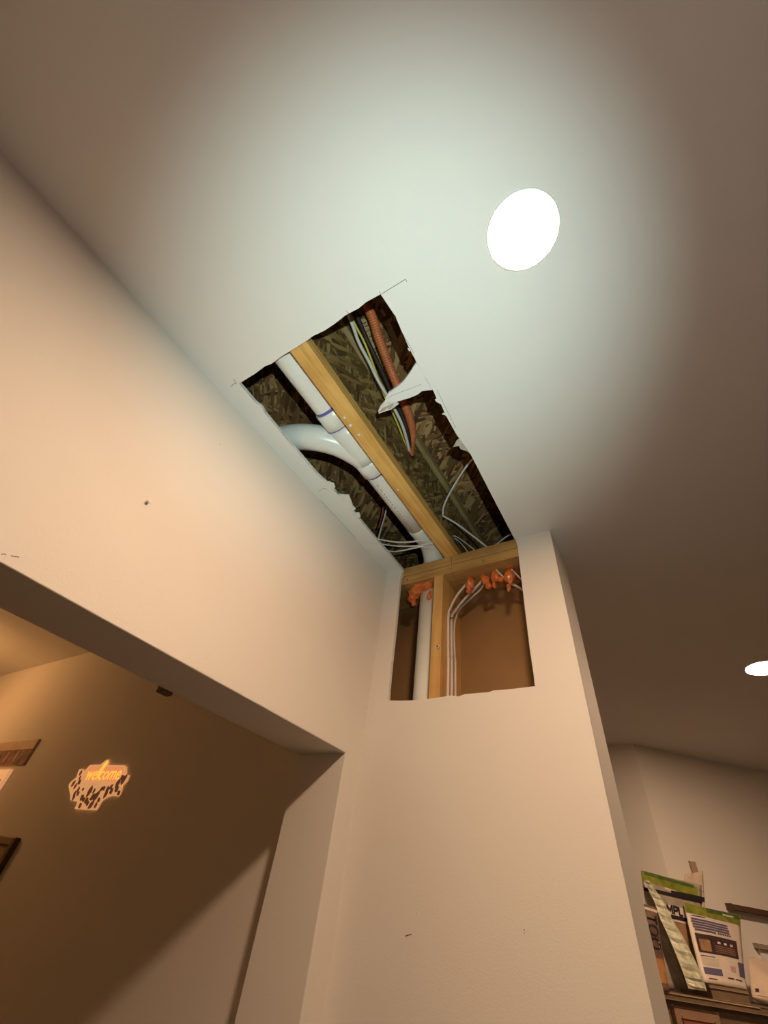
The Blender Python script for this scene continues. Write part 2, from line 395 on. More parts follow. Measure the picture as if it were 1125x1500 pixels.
# plates and stud of the stub wall
yf = YE + .0127
pz1 = ZJ; pz0 = EYE + .985
pm = pz0 + .040
xs = ony(661, 830, yf).x
tp = thing('wall_plate', 'upper wooden plate under the joist end', 'lumber', (xs, yf, pm))
box('plate_board', (-1.45, yf, pm + .0015), (xs - .0008, YC - .001, pz1), LUMBERX, tp, .001)
box('plate_board', (xs + .0008, yf, pm + .0015), (XE - .014, YC - .001, pz1), LUMBERX, tp, .001)
tp = thing('wall_plate', 'lower wooden plate resting on the stud', 'lumber', (xs, yf, pz0))
box('plate_board', (-1.45, yf + .0025, pz0), (xs - .0006, YC - .001, pm - .0012), LUMBERX, tp, .001)
box('plate_board', (xs + .0006, yf + .0015, pz0), (XE - .014, YC - .001, pm - .0012), LUMBERX, tp, .001)
kn = ony(596.8, 849, yf); bm = bmesh.new(); bmesh.ops.create_cone(bm, cap_ends=True, segments=10, radius1=.003, radius2=.003, depth=.002, matrix=Matrix.Translation(kn + Vector((0, 0, 0))) @ Matrix.Rotation(math.pi / 2, 4, 'X')); link('knot', bm, STAPLE, tp)
for px, py, rr in ((708, 821, .005), (698, 826, .003)):
    kn = ony(px, py, yf + .001); bm = bmesh.new(); bmesh.ops.create_uvsphere(bm, u_segments=10, v_segments=6, radius=rr, matrix=Matrix.Translation(kn) @ Matrix.Diagonal((.7, .25, 1.3, 1))); link('knot', bm, LUMBERZ if rr < .004 else KRAFT, tp)
SX0, SX1 = -0.638, -0.599
st = tag(box('wall_stud', (SX0, yf, 0.04), (SX1, YC - .002, pz0), LUMBERZ, None, .0015), 'wooden stud standing in the wall hole between pipe and cables', 'stud')
p = ony(641, 947, yf - .001); bm = bmesh.new()
bmesh.ops.create_cone(bm, cap_ends=True, segments=10, radius1=.0035, radius2=.0035, depth=.003, matrix=Matrix.Translation(p) @ Matrix.Rotation(math.pi / 2, 4, 'X'))
link('nail_hole', bm, STAPLE, st)
tube('paper_shred', [p + Vector((-.004, -.001, -.008)), p + Vector((.003, -.003, -.007)), p + Vector((.009, -.002, .003))], .002, CEILP, st, 6)
tag(box('wall_stud', (-1.40, yf, 0.04), (-1.362, YC - .002, pz0), LUMBERZ, None, .0015), 'wooden stud hidden in the wall left of the pipe', 'stud')
tag(box('wall_stud', (XE - .052, yf, 0.04), (XE - .014, YC - .002, pz0), LUMBERZ, None, .0015), 'wooden stud hidden at the outer end of the stub wall', 'stud')

# drain pipe: horizontal run, wye with swept branch, elbow into the wall, riser
PR = .0445; ZP = EYE + 1.14; XP = -0.646
dp = thing('drain_pipe', 'white plastic drain pipe run in the ceiling and down inside the wall', 'pipe', (XP, .7, ZP))
XV = -0.688; YV = 1.268
tube('pipe_run', [(XP, -.3, ZP), (XP, .3, ZP), (XP, .7, ZP), (XP, 1.05, ZP)], PR, PVC, dp, 36, sm=2)
tube('pipe_elbow', [(XP, 1.04, ZP), (XP, 1.12, ZP), (XP - .004, 1.18, ZP - .006), (XP - .018, 1.235, ZP - .035), (XV + .002, YV, ZP - .09), (XV, YV, ZP - .15)], PR * 1.02, PVC, dp, 36)
tube('pipe_riser', [(XV, YV, .05), (XV, YV, 1), (XV, YV, ZP - .12)], PR, PVC, dp, 36, sm=2)
yc1a, yc1b, yc2a, yc2b = .437, .50, .665, .722
def collar(y0, y1): return tube('pipe_coupling', [(XP, y0, ZP), (XP, y0 + .001, ZP), (XP, y1 - .001, ZP), (XP, y1, ZP)], PR * 1.12, PVC, dp, 36, sm=0, rf=lambda t: .97 if t in (0, 1) else 1)
wye = collar(yc1a, yc1b); wye['label'] = 'pipe coupling nearer the open end of the hole'
w2 = collar(yc2a, yc2b)
tube('wye_body', [(XP, yc1b, ZP), (XP, .6, ZP), (XP, yc2a, ZP)], PR * 1.05, PVC, dp, 36, sm=2)
br_ = tube('branch_pipe', [(XP, .69, ZP), (XP - .016, .635, ZP), (XP - .055, .565, ZP), (XP - .115, .505, ZP - .004), (XP - .195, .465, ZP - .006), (XP - .32, .44, ZP - .006), (XP - .50, .42, ZP - .006)], PR * 1.02, PVC, dp, 36)
for cc, y in ((wye, yc1a - .009), (w2, yc2b + .001), (wye, yc1b - .001)):
    w_ = .010 if cc is wye and y < .45 else .006 if cc is w2 else .003
    o = tube('primer_ring', [(XP, y, ZP), (XP, y + w_ / 2, ZP), (XP, y + w_, ZP)], PR * (1.015 if w_ > .005 else 1.125), PRIMER, cc, 36, sm=0); o['label'] = 'purple primer band'
# faint print line along the pipe
bm = bmesh.new(); rnd = random.Random(2); y = .76
while y < 1.12:
    L_ = rnd.uniform(.004, .012); a = math.radians(-98)
    c = Vector((XP + math.cos(a) * (PR + .0001), y, ZP + math.sin(a) * (PR + .0001)))
    obox(bm, c, Vector((-math.sin(a), math.cos(a), 0)).normalized() if False else Vector((1, 0, 0)), Vector((0, 1, 0)), Vector((0, 0, 1)), (.0011, L_ / 2, .0003)); y += L_ + rnd.uniform(.003, .010)
link('printed_line', bm, PRINT, dp)

# orange corrugated conduit + the cable bundle beside it
zt = ZT - EYE
def corr(name, pts, r, M, label, cat):
    path = smooth_path(pts, 40)
    # resample evenly
    ln = [0]
    for a, b in zip(path, path[1:]): ln.append(ln[-1] + (b - a).length)
    n = int(ln[-1] / .0016); out = []; j = 0
    for i in range(n + 1):
        s = ln[-1] * i / n
        while j < len(ln) - 2 and ln[j + 1] < s: j += 1
        out.append(path[j].lerp(path[j + 1], (s - ln[j]) / max(1e-9, ln[j + 1] - ln[j])))
    bm = bmesh.new(); k = [0]
    def rf(t): return 1 + .055 * math.cos(2 * math.pi * t * n / 5)
    add_tube(bm, out, r, 16, rf=rf)
    return tag(link(name, bm, M), label, cat)
def path_z(pts): return [onz(x, y, h) for x, y, h in pts]
corr('conduit', [(-.395, -.3, EYE + 1.36), (-.41, 0, EYE + 1.36)] + [tuple(v) for v in path_z([(541, 455, 1.36), (553, 490, 1.355), (567, 528, 1.345), (580, 560, 1.335), (591, 588, 1.32), (600, 612, 1.315), (604, 635, 1.31), (601, 657, 1.30)])] + [(J, .815, EYE + 1.296)], .0155, CONDUIT, 'orange ribbed conduit curving above the torn drywall flap', 'conduit')
def cable(name, pts, r, M, label, grp=None, flat=1.0, tail=None, head=None, cat='cable'):
    P = path_z(pts)
    if head == 'back': e = (P[0] - P[2]).normalized(); P = [P[0] + e * .5, P[0] + e * .2] + P
    elif head: P = [Vector(v) for v in head] + P
    P = P + ([Vector(v) for v in tail] if tail else [])
    return tag(tube(name, P, r, M, None, 10, flat), label, cat, grp)
HE = (J + .002, .815, EYE + 1.292)
def hd(x): return [(x, -.3, EYE + 1.33), (x, .05, EYE + 1.33)]
cable('cable', [(513, 468, 1.33), (525, 500, 1.325), (541, 531, 1.32), (553, 556, 1.31), (566, 578, 1.30), (580, 603, 1.295), (590, 625, 1.29), (596, 645, 1.29), (599, 657, 1.29)], .0058, CABLEW, 'white cable running straight beside the orange conduit', tail=[HE], head='back')
cable('cable', [(516, 467, 1.345), (532, 498, 1.34), (544, 527, 1.33), (556, 560, 1.32), (565, 584, 1.31), (576, 606, 1.305), (587, 632, 1.30), (594, 650, 1.30)], .0036, CABLEY, 'thin yellow cable running behind the white one', tail=[HE], head='back')
cable('cable', [(523, 463, 1.352), (535, 492, 1.35), (548, 520, 1.34), (561, 548, 1.33), (573, 575, 1.32), (585, 600, 1.31), (595, 625, 1.30), (601, 648, 1.295)], .0075, CABLEK, 'thick black cable between the white cable and the orange conduit', tail=[HE], head='back')
cable('cable', [(512, 470, 1.36), (527, 503, 1.35), (541, 535, 1.34), (555, 566, 1.33), (568, 588, 1.315), (583, 615, 1.305), (592, 638, 1.30)], .0045, CABLEK, 'thin black cable left of the yellow cable', tail=[HE], head='back')

# white house wiring at the plate end of the bay
GW = 'white wires near the wall plate'
H2 = (J + .004, 1.10, EYE + 1.207)
def wire(pts, label, r=.0042, flat=.7, head=None, tail=None): return cable('electrical_wire', pts, r, CABLEW, label, GW, flat, tail, head, 'wire')
wire([(709, 657, 1.27), (689, 676, 1.26), (672, 700, 1.25), (658, 724, 1.235), (650, 742, 1.22)], 'white wire arching from the right edge of the ceiling hole', tail=[H2])
wire([(651, 757, 1.20), (670, 768, 1.18), (690, 783, 1.15), (708, 797, 1.11), (718, 806, 1.075)], 'thicker white wire slanting down to the wall plate', .0058, head=[H2])
wire([(658, 785, 1.19), (668, 786, 1.18), (680, 794, 1.14), (692, 803, 1.10), (698, 809, 1.075)], 'white wire bending over the plate, right one of the near pair', .0034)
wire([(660, 786, 1.19), (670, 791, 1.17), (679, 800, 1.12), (686, 810, 1.075)], 'white wire bending over the plate, left one of the near pair', .0034)
wire([(757, 780, 1.16), (744, 785, 1.14), (734, 792, 1.12), (724, 800, 1.09)], 'short white wire in the far right corner of the hole', .0038)
def wl_(pts, label, r=.004): return wire(pts, label, r)
wl_([(545, 788, 1.10), (560, 791, 1.10), (580, 794, 1.10), (600, 794, 1.09), (618, 792, 1.085), (632, 796, 1.09)], 'white wire crossing in front of the drain pipe, upper one')
wl_([(548, 796, 1.11), (564, 798, 1.11), (585, 800, 1.10), (605, 800, 1.09), (622, 798, 1.085), (636, 795, 1.09)], 'white wire crossing in front of the drain pipe, middle one')
wl_([(556, 804, 1.10), (575, 808, 1.10), (592, 806, 1.09), (606, 803, 1.085), (618, 801, 1.082), (630, 803, 1.085)], 'white wire crossing in front of the drain pipe, lower one')
wl_([(567, 742, 1.30), (563, 758, 1.25), (558, 775, 1.18), (554, 790, 1.12)], 'white wire dropping steeply left of the drain pipe', .0034)
tag(tube('electrical_wire', path_z([(562, 740, 1.31), (559, 757, 1.26), (555, 772, 1.2)]), .0036, mat('red_wire', (.35, .07, .04), .5), None, 8), 'dull red wire dropping left of the drain pipe', 'wire')

# wires inside the wall hole
def wy(pts): return [ony(x, y, d) for x, y, d in pts]
GI = 'white cables stapled beside the stud'
def wcab(pts, label, r=.0052, head=None): 
    P = [onx(a_, b_, SX1 + d_) if d_ < .1 else ony(a_, b_, d_) for a_, b_, d_ in pts]
    if head: P = head(P)
    return tag(tube('wall_cable', P, r, CABLEW, None, 10, .8, up=Vector((0, 1, 0))), label, 'cable', GI)
dn = lambda P: [Vector((P[0].x, P[0].y, .3)), Vector((P[0].x, P[0].y, 1.2))] + P
wcab([(656, 1015, .006), (656.5, 960, .006), (656.5, 905, .007), (660, 890, 1.25), (669, 873, 1.25), (681, 858, 1.25), (694, 845, 1.26), (699, 838, 1.26)], 'white cable against the stud, curving up to the first foam blob', head=dn)
wcab([(661.5, 1015, .006), (661.5, 960, .006), (661.5, 908, .007), (666, 896, 1.275), (680, 878, 1.27), (694, 864, 1.265), (706, 850, 1.265), (712, 838, 1.26)], 'white cable second from the stud, curving up to the second foam blob', head=dn)
wcab([(667, 1015, .006), (666, 960, .006), (665.5, 918, .007), (672, 895, 1.31), (690, 876, 1.29), (705, 862, 1.285), (716, 842, 1.27)], 'white cable farthest from the stud, running behind the others', .004, head=dn)
wcab([(778, 878, 1.30), (768, 866, 1.29), (757, 859, 1.28), (749, 854, 1.27), (747, 842, 1.26)], 'white cable entering from the right under the last foam blob', .0048)
wcab([(768, 853, 1.25), (760, 845, 1.25), (751, 836, 1.25), (746, 830, 1.25)], 'short white cable at the upper right corner of the wall hole', .0036)
wcab([(741, 849, 1.24), (735, 843, 1.24), (729, 837, 1.24), (725, 832, 1.24)], 'short white cable between the last two foam blobs', .0034)
for px, py, d in ((658, 897, 1.26), (661.5, 905.5, 1.272)):
    c = ony(px, py, d - .022); bm = bmesh.new()
    obox(bm, c, Vector((.93, 0, -.25 if py < 900 else .0)).normalized(), Vector((0, 1, 0)), Vector((.25 if py < 900 else 0, 0, .93)).normalized(), (.008, .002, .0012), .0004)
    tag(link('cable_staple', bm, STAPLE), 'dark staple over the cables, %s one' % ('upper' if py < 900 else 'lower'), 'staple')

# fire-stop foam
def blob(bm, c, s, seed, rot=0, amp=.22):
    r = bmesh.ops.create_icosphere(bm, subdivisions=4, radius=1)
    M = Matrix.Rotation(rot, 3, 'Y')
    for v in r['verts']:
        n = v.co.normalized()
        d = 1 + amp * noise.noise(n * 1.6 + Vector((seed, 0, 0))) + amp * .5 * noise.noise(n * 4 + Vector((0, seed, 0))) + amp * .15 * noise.noise(n * 9 + Vector((0, 0, seed)))
        v.co = Vector(c) + M @ Vector((n.x * s[0], n.y * s[1], n.z * s[2])) * d
FO = 1.25
def foam(parts, label, seed):
    bm = bmesh.new()
    for i, (px, py, d, s, rot) in enumerate(parts): blob(bm, ony(px, py, d), s, seed + i * 3.3, rot)
    for f in bm.faces: f.smooth = True
    return tag(link('foam_blob', bm, FOAM), label, 'sealant', 'orange sealing foam blobs')
foam([(689, 856, FO, (.0180, .019, .028), .12), (687, 866, FO, (.011, .012, .012), 0), (692, 843, FO + .005, (.018, .02, .014), 0)], 'orange foam blob leftmost of the four round the cables', 1)
foam([(711, 850, FO, (.0155, .017, .027), -.45), (716, 859, FO - .005, (.011, .011, .012), 0)], 'orange foam blob second of the four, tilted', 2)
foam([(726, 845, FO, (.0180, .019, .026), .15), (733, 849, FO - .006, (.010, .010, .013), -.5), (724, 857, FO, (.007, .007, .016), 0), (727, 835, FO + .005, (.020, .02, .013), 0)], 'orange foam blob third of the four, ragged with drips', 3)
fb = foam([(746, 845, FO - .006, (.0185, .018, .030), .0), (745.5, 860, FO - .006, (.008, .008, .014), 0), (748, 831, FO, (.018, .018, .012), 0)], 'orange foam blob rightmost of the four with pale drip', 4)
c = ony(745, 864, FO - .006)
tube('foam_drip', [c + Vector((0, 0, .008)), c, c - Vector((0, 0, .006))], .0042, mat('pale_foam', (.8, .5, .35), .4), fb, 10)
# big collar of foam on the riser
bm = bmesh.new()
for px, py, d, s, rot, sd in ((617, 863, 1.235, (.044, .026, .020), -.25, 7), (608, 868, 1.235, (.028, .024, .026), .3, 8), (628, 859, 1.232, (.022, .022, .028), 0, 9), (603, 878, 1.24, (.015, .018, .017), 0, 10), (629, 873, 1.225, (.008, .010, .022), .1, 11), (622, 854, 1.245, (.040, .03, .016), -.2, 12), (606, 885, 1.25, (.010, .012, .010), 0, 13), (633, 848, 1.21, (.006, .008, .010), 0, 14)):
    blob(bm, ony(px, py, d), s, sd, rot, .35)
for f in bm.faces: f.smooth = True
tag(link('foam_blob', bm, FOAM), 'large lumpy orange foam collar round the top of the wall pipe', 'sealant')

# ================================================================== LAMPS
def downlight(x, y, r, lens, label):
    t = thing('ceiling_light', label, 'light', (x, y, CH), 'round recessed ceiling lights')
    bm = bmesh.new()
    prof = [(r + .005, 0), (r + .0045, -.002), (r + .0025, -.0035), (r + .0008, -.003), (r + .0005, 0)]
    seg = 64; rings = [[bm.verts.new((x + a * math.cos(2 * math.pi * k / seg), y + a * math.sin(2 * math.pi * k / seg), CH + z)) for k in range(seg)] for a, z in prof]
    for A, B in zip(rings, rings[1:]):
        for k in range(seg): bm.faces.new((A[k], A[(k + 1) % seg], B[(k + 1) % seg], B[k]))
    link('trim_ring', bm, TRIMW, t)
    bm = bmesh.new(); bmesh.ops.create_cone(bm, cap_ends=True, segments=64, radius1=r, radius2=r, depth=.002, matrix=Matrix.Translation((x, y, CH - .0014)))
    link('lens', bm, lens, t)['label'] = 'glowing round diffuser'
    return t
downlight(.0325, .258, .0695, LENS1, 'glowing round ceiling light beside the ceiling hole')
downlight(.437, 2.50, .0715, LENS2, 'glowing round ceiling light further off, cut by the right frame edge')

# globe lamp of the far room, out of frame
gl = thing('ceiling_light', 'round globe light on the ceiling of the far room', 'light', (-4.1, .35, CH))
bm = bmesh.new(); bmesh.ops.create_cone(bm, cap_ends=True, segments=32, radius1=.05, radius2=.06, depth=.03, matrix=Matrix.Translation((-4.1, .35, CH - .015))); link('canopy', bm, TRIMW, gl)
bm = bmesh.new(); bmesh.ops.create_cone(bm, cap_ends=True, segments=12, radius1=.008, radius2=.008, depth=.16, matrix=Matrix.Translation((-4.1, .35, CH - .11))); link('stem', bm, TRIMW, gl)
bm = bmesh.new(); bmesh.ops.create_uvsphere(bm, u_segments=32, v_segments=16, radius=.08, matrix=Matrix.Translation((-4.1, .35, CH - .26)))
link('globe', bm, mat('globe_glass', (.9, .85, .75), .4, emis=((1, .47, .16), HALL)), gl, True)

# ================================================================== SMALL THINGS ON THE WALLS
p = onx(215.5, 735.5, XW)
an = thing('wall_anchor', 'small white screw anchor stuck in the left wall', 'anchor', p)
bm = bmesh.new(); bmesh.ops.create_cone(bm, cap_ends=True, segments=12, radius1=.0036, radius2=.0036, depth=.014, matrix=Matrix.Translation(p + Vector((.004, .0, 0))) @ Matrix.Rotation(math.pi / 2, 4, 'Y')); link('sleeve', bm, TRIMW, an)
bm = bmesh.new(); bmesh.ops.create_cone(bm, cap_ends=True, segments=10, radius1=.0010, radius2=.0010, depth=.004, matrix=Matrix.Translation(p + Vector((.008, 0, 0))) @ Matrix.Rotation(math.pi / 2, 4, 'Y')); link('screw', bm, STAPLE, an)
p = onx(246, 1012, XB)
bm = bmesh.new(); obox(bm, Vector((XB - .012, p.y, ZH + .004)), Vector((1, 0, 0)), Vector((0, 1, 0)), Vector((0, 0, 1)), (.012, .017, .012), .003)
tag(link('wall_bracket', bm, mat('dull_bronze', (.10, .055, .03), .5)), 'small dark bracket under the back edge of the header', 'bracket')

# welcome sign
YS = YE
def Q(px, py, d=0): return ony(px, py, YS - d)
SIGN = thing('wall_sign', 'cream leafy cut-out sign reading welcome in orange script, with added glow', 'sign', Q(145, 1150, .004))
def zs(x, y): return (90 + x / 10.23, 1100 + y / 10.23)
out = [(440, 215), (590, 212), (640, 175), (690, 135), (712, 135), (700, 175), (680, 215), (955, 220), (980, 250), (978, 330), (965, 355), (995, 368), (1025, 368), (1000, 410), (995, 450), (960, 480), (915, 515), (912, 560), (895, 620), (860, 682), (770, 670), (700, 690), (620, 735), (580, 790), (545, 860), (525, 888), (380, 880), (215, 870), (210, 860), (230, 830), (255, 765), (140, 740), (150, 700), (140, 620), (122, 560), (125, 500), (170, 450), (240, 400), (255, 340), (275, 285), (310, 272), (345, 290), (355, 325), (390, 270)]
CREAM = mat('sign_cream', (.83, .62, .44), .55, var=.05, vscale=20, emis=((1.0, .46, .18), .52))  # sign colours carry an added glow, lifting the sign above the dark wall
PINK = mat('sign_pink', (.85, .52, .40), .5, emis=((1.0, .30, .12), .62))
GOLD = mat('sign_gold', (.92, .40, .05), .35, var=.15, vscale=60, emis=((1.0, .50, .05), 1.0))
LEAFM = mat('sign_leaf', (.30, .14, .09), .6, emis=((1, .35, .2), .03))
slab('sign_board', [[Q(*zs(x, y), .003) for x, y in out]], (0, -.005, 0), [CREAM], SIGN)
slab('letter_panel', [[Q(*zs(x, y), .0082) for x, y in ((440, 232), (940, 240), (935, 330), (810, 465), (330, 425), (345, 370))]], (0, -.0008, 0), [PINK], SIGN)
def text_mesh(s, size, extr=0.001, shear=0.0, sx=1.0, bold=0.0):
    cu = bpy.data.curves.new('t', 'FONT'); cu.body = s; cu.size = size; cu.extrude = extr; cu.shear = shear; cu.offset = bold
    cu.resolution_u = 3
    ob = bpy.data.objects.new('t', cu); COL.objects.link(ob); dg = bpy.context.evaluated_depsgraph_get(); dg.update()
    me = bpy.data.meshes.new_from_object(ob.evaluated_get(dg)); bpy.data.objects.remove(ob); bpy.data.curves.remove(cu)
    return me
def place_text(name, s, origin, ux, uy, width, height, M, parent, extr=.001, shear=0, bold=0):
    me = text_mesh(s, 1.0, 0.02, shear, bold=bold)
    xs_ = [v.co.x for v in me.vertices]; ys_ = [v.co.y for v in me.vertices]
    x0, x1, y0, y1 = min(xs_), max(xs_), min(ys_), max(ys_); n = ux.cross(uy).normalized()
    for v in me.vertices:
        v.co = origin + ux.normalized() * ((v.co.x - x0) / (x1 - x0) * width) + uy.normalized() * ((v.co.y - y0) / (y1 - y0) * height) + n * (v.co.z / .02 * extr)
    me.materials.clear(); me.materials.append(M)
    o = bpy.data.objects.new(name, me); COL.objects.link(o); o.parent = parent; o.matrix_parent_inverse = Matrix.Translation(-Vector(parent.location))
    return o
a = Q(*zs(345, 425), .0095); b = Q(*zs(845, 450), .0095); t_ = Q(*zs(470, 130), .0095)
tall = Q(*zs(700, 150), .0095).z - a.z
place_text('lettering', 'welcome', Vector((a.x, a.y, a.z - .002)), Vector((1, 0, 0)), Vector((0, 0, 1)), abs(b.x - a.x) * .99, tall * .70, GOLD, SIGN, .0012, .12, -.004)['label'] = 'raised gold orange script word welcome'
# tall flourish of the l
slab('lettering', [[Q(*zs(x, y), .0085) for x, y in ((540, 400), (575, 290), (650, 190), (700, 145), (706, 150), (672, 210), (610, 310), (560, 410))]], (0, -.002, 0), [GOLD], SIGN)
leaves = [(290, 330, 1), (280, 400, .8), (180, 490, 1.2), (270, 465, 1.2), (210, 530, 1), (255, 580, 1), (325, 575, .7), (200, 640, 1), (250, 640, 1), (185, 700, 1), (310, 700, 1.3), (335, 730, 1), (430, 600, 1.7), (400, 650, 1), (375, 745, 1.3), (395, 785, 1), (490, 600, .9), (470, 690, 1.5), (520, 680, 1.7), (555, 640, 1), (605, 570, 1), (560, 735, 1), (445, 810, 1.5), (515, 815, 1), (280, 820, 1.1), (640, 560, .9), (690, 580, 1.2), (745, 540, 1), (750, 600, 1.2), (665, 650, 1.3), (850, 480, 1.5), (925, 440, 1.5), (960, 400, 1), (830, 570, 1.3), (860, 630, 1), (910, 395, 1)]
lm = None
for i, (x, y, s) in enumerate(leaves):
    c = Q(*zs(x, y), .0085)
    if lm is None:
        bm = bmesh.new(); n = 10
        top = [Vector((math.sin(math.pi * k / n) * .30 * (1 if k else 0), 0, -.5 + k / n)) for k in range(n + 1)]
        ring = top + [Vector((-v.x, 0, v.z)) for v in reversed(top[1:-1])]
        vs = [bm.verts.new(v) for v in ring]; f = bm.faces.new(vs); r = bmesh.ops.extrude_face_region(bm, geom=[f])
        for v in [g for g in r['geom'] if isinstance(g, bmesh.types.BMVert)]: v.co.y = -.07
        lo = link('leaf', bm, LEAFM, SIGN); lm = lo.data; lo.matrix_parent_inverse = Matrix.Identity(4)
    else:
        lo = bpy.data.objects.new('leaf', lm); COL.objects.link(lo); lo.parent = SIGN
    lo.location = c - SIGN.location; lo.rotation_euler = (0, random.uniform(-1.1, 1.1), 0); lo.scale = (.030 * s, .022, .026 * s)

# prints and the framed picture at the left of the far wall
def wallbox(bm, px0, px1, d0, d1):
    """box on the far wall between two photo pixels (opposite corners)"""
    a, b = Q(*px0), Q(*px1); add_box(bm, (min(a.x, b.x), YS - d1, min(a.z, b.z)), (max(a.x, b.x), YS - d0, max(a.z, b.z)), .0015)
a = Q(61, 1083); b = Q(37, 1121)
P1 = thing('wall_print', 'rectangular cream and brown photo print high on the far wall', 'picture', (a.x - .35, YS, (a.z + b.z) / 2))
xr = a.x; zt_, zb_ = a.z, b.z
box('board', (xr - .7, YS - .008, zb_), (xr, YS, zt_), mat('print_cream', (.66, .50, .36), .6, var=.2, vscale=9), P1, .002)
box('printed_band', (xr - .7, YS - .0095, zb_ + .001), (xr - .012, YS - .0083, zb_ + (zt_ - zb_) * .62), mat('print_brown', (.26, .12, .08), .6, var=.75, vscale=26), P1)
box('dark_edge', (xr - .012, YS - .0098, zb_), (xr, YS - .0083, zt_), mat('print_edge', (.13, .06, .035), .6), P1)
for k, xx in enumerate((.16, .29, .42, .55)):
    box('white_streak', (xr - xx - .02, YS - .0104, zb_ + .02), (xr - xx, YS - .0096, zb_ + (zt_ - zb_) * .55), mat('streak', (.62, .47, .35), .6), P1)
a = Q(20, 1128); b = Q(-10, 1160)
P2 = thing('wall_print', 'smaller pale print just below the cream and brown one', 'picture', (a.x - .2, YS, a.z - .08))
box('board', (a.x - .45, YS - .018, a.z - .30), (a.x, YS, a.z), CREAM, P2, .002)  # shares the sign cream with its added glow
box('printed_band', (a.x - .40, YS - .019, a.z - .26), (a.x - .03, YS - .0183, a.z - .05), mat('print_tan', (.40, .25, .15), .6, var=.5, vscale=30), P2)
a = Q(32, 1228)
P3 = thing('picture_frame', 'dark wooden picture frame low at the left frame edge', 'picture', (a.x - .25, YS, a.z - .3))
fx1, fz1 = a.x, a.z; fx0, fz0 = fx1 - .5, fz1 - .62; FW = mat('frame_dark', (.10, .05, .025), .4, var=.2, vscale=30)
box('frame_side', (fx1 - .034, YS - .025, fz0), (fx1, YS, fz1), FW, P3, .004); box('frame_side', (fx0, YS - .025, fz0), (fx0 + .034, YS, fz1), FW, P3, .004)
box('frame_rail', (fx0, YS - .024, fz1 - .03), (fx1 - .02, YS - .001, fz1), mat('frame_rail_tan', (.30, .18, .09), .5), P3, .004); box('frame_rail', (fx0, YS - .024, fz0), (fx1, YS - .001, fz0 + .03), FW, P3, .004)
box('mat_board', (fx0 + .03, YS - .012, fz0 + .03), (fx1 - .03, YS - .002, fz1 - .03), mat('mat_tan', (.36, .24, .13), .7), P3)
box('picture', (fx0 + .09, YS - .0135, fz0 + .09), (fx1 - .085, YS - .011, fz1 - .09), mat('picture_dark', (.10, .07, .05), .5, var=.6, vscale=12), P3)

# ================================================================== CABINET AND BAGS BY THE ANGLED WALL
UZ = Vector((0, 0, 1))
DF = .36
cl = onw(974, 1449, DF); cr_ = onw(1113, 1478, DF)
ZC = (cl.z + cr_.z) / 2
def loc2(p): q = Vector((p.x, p.y, 0)) - W2P; return q.dot(W2U), q.dot(W2N)
ue = loc2(cr_)[0]; u1 = ue + .28; u0 = -.12 if loc2(cl)[0] > -.12 else loc2(cl)[0] - .05
def at2(u, d, z): return Vector((W2P.x, W2P.y, 0)) + W2U * u + W2N * d + UZ * z
DK = mat('cabinet_brown', (.17, .11, .065), .45, var=.2, vscale=14); DKL = mat('cabinet_frame', (.30, .18, .11), .45, var=.12, vscale=14); RED = mat('cabinet_red_panel', (.30, .095, .06), .5, var=.2, vscale=18); EDG = mat('cabinet_edge', (.36, .26, .15), .5)
CB = thing('cabinet', 'tall brown cabinet by the angled wall carrying the bags', 'cabinet', at2((u0 + u1) / 2, .2, 0))
def b2(name, ua, ub, da, db, za, zb, M, parent, bev=.002):
    bm = bmesh.new(); obox(bm, at2((ua + ub) / 2, (da + db) / 2, (za + zb) / 2), W2U, W2N, UZ, ((ub - ua) / 2, (db - da) / 2, (zb - za) / 2), bev); return link(name, bm, M, parent)
b2('body', u0, u1 - .01, .03, DF - .02, 0.02, ZC - .022, DK, CB)
b2('top_board', u0 - .01, u1, .02, DF, ZC - .022, ZC, DK, CB, .003)
b2('top_edge', u0 - .01, ue, DF, DF + .003, ZC - .005, ZC + .0005, EDG, CB, .0008)
dl = loc2(onw(984, 1473, DF - .01)); dr = loc2(onw(1051, 1487, DF - .01)); dz = onw(984, 1473, DF - .01).z
dd = b2('door', dl[0], dr[0], DF - .02, DF - .004, .5, dz, DKL, CB, .004)
b2('door_panel', dl[0] + .03, dr[0] - .03, DF - .006, DF - .002, .55, dz - .03, RED, dd, .004)

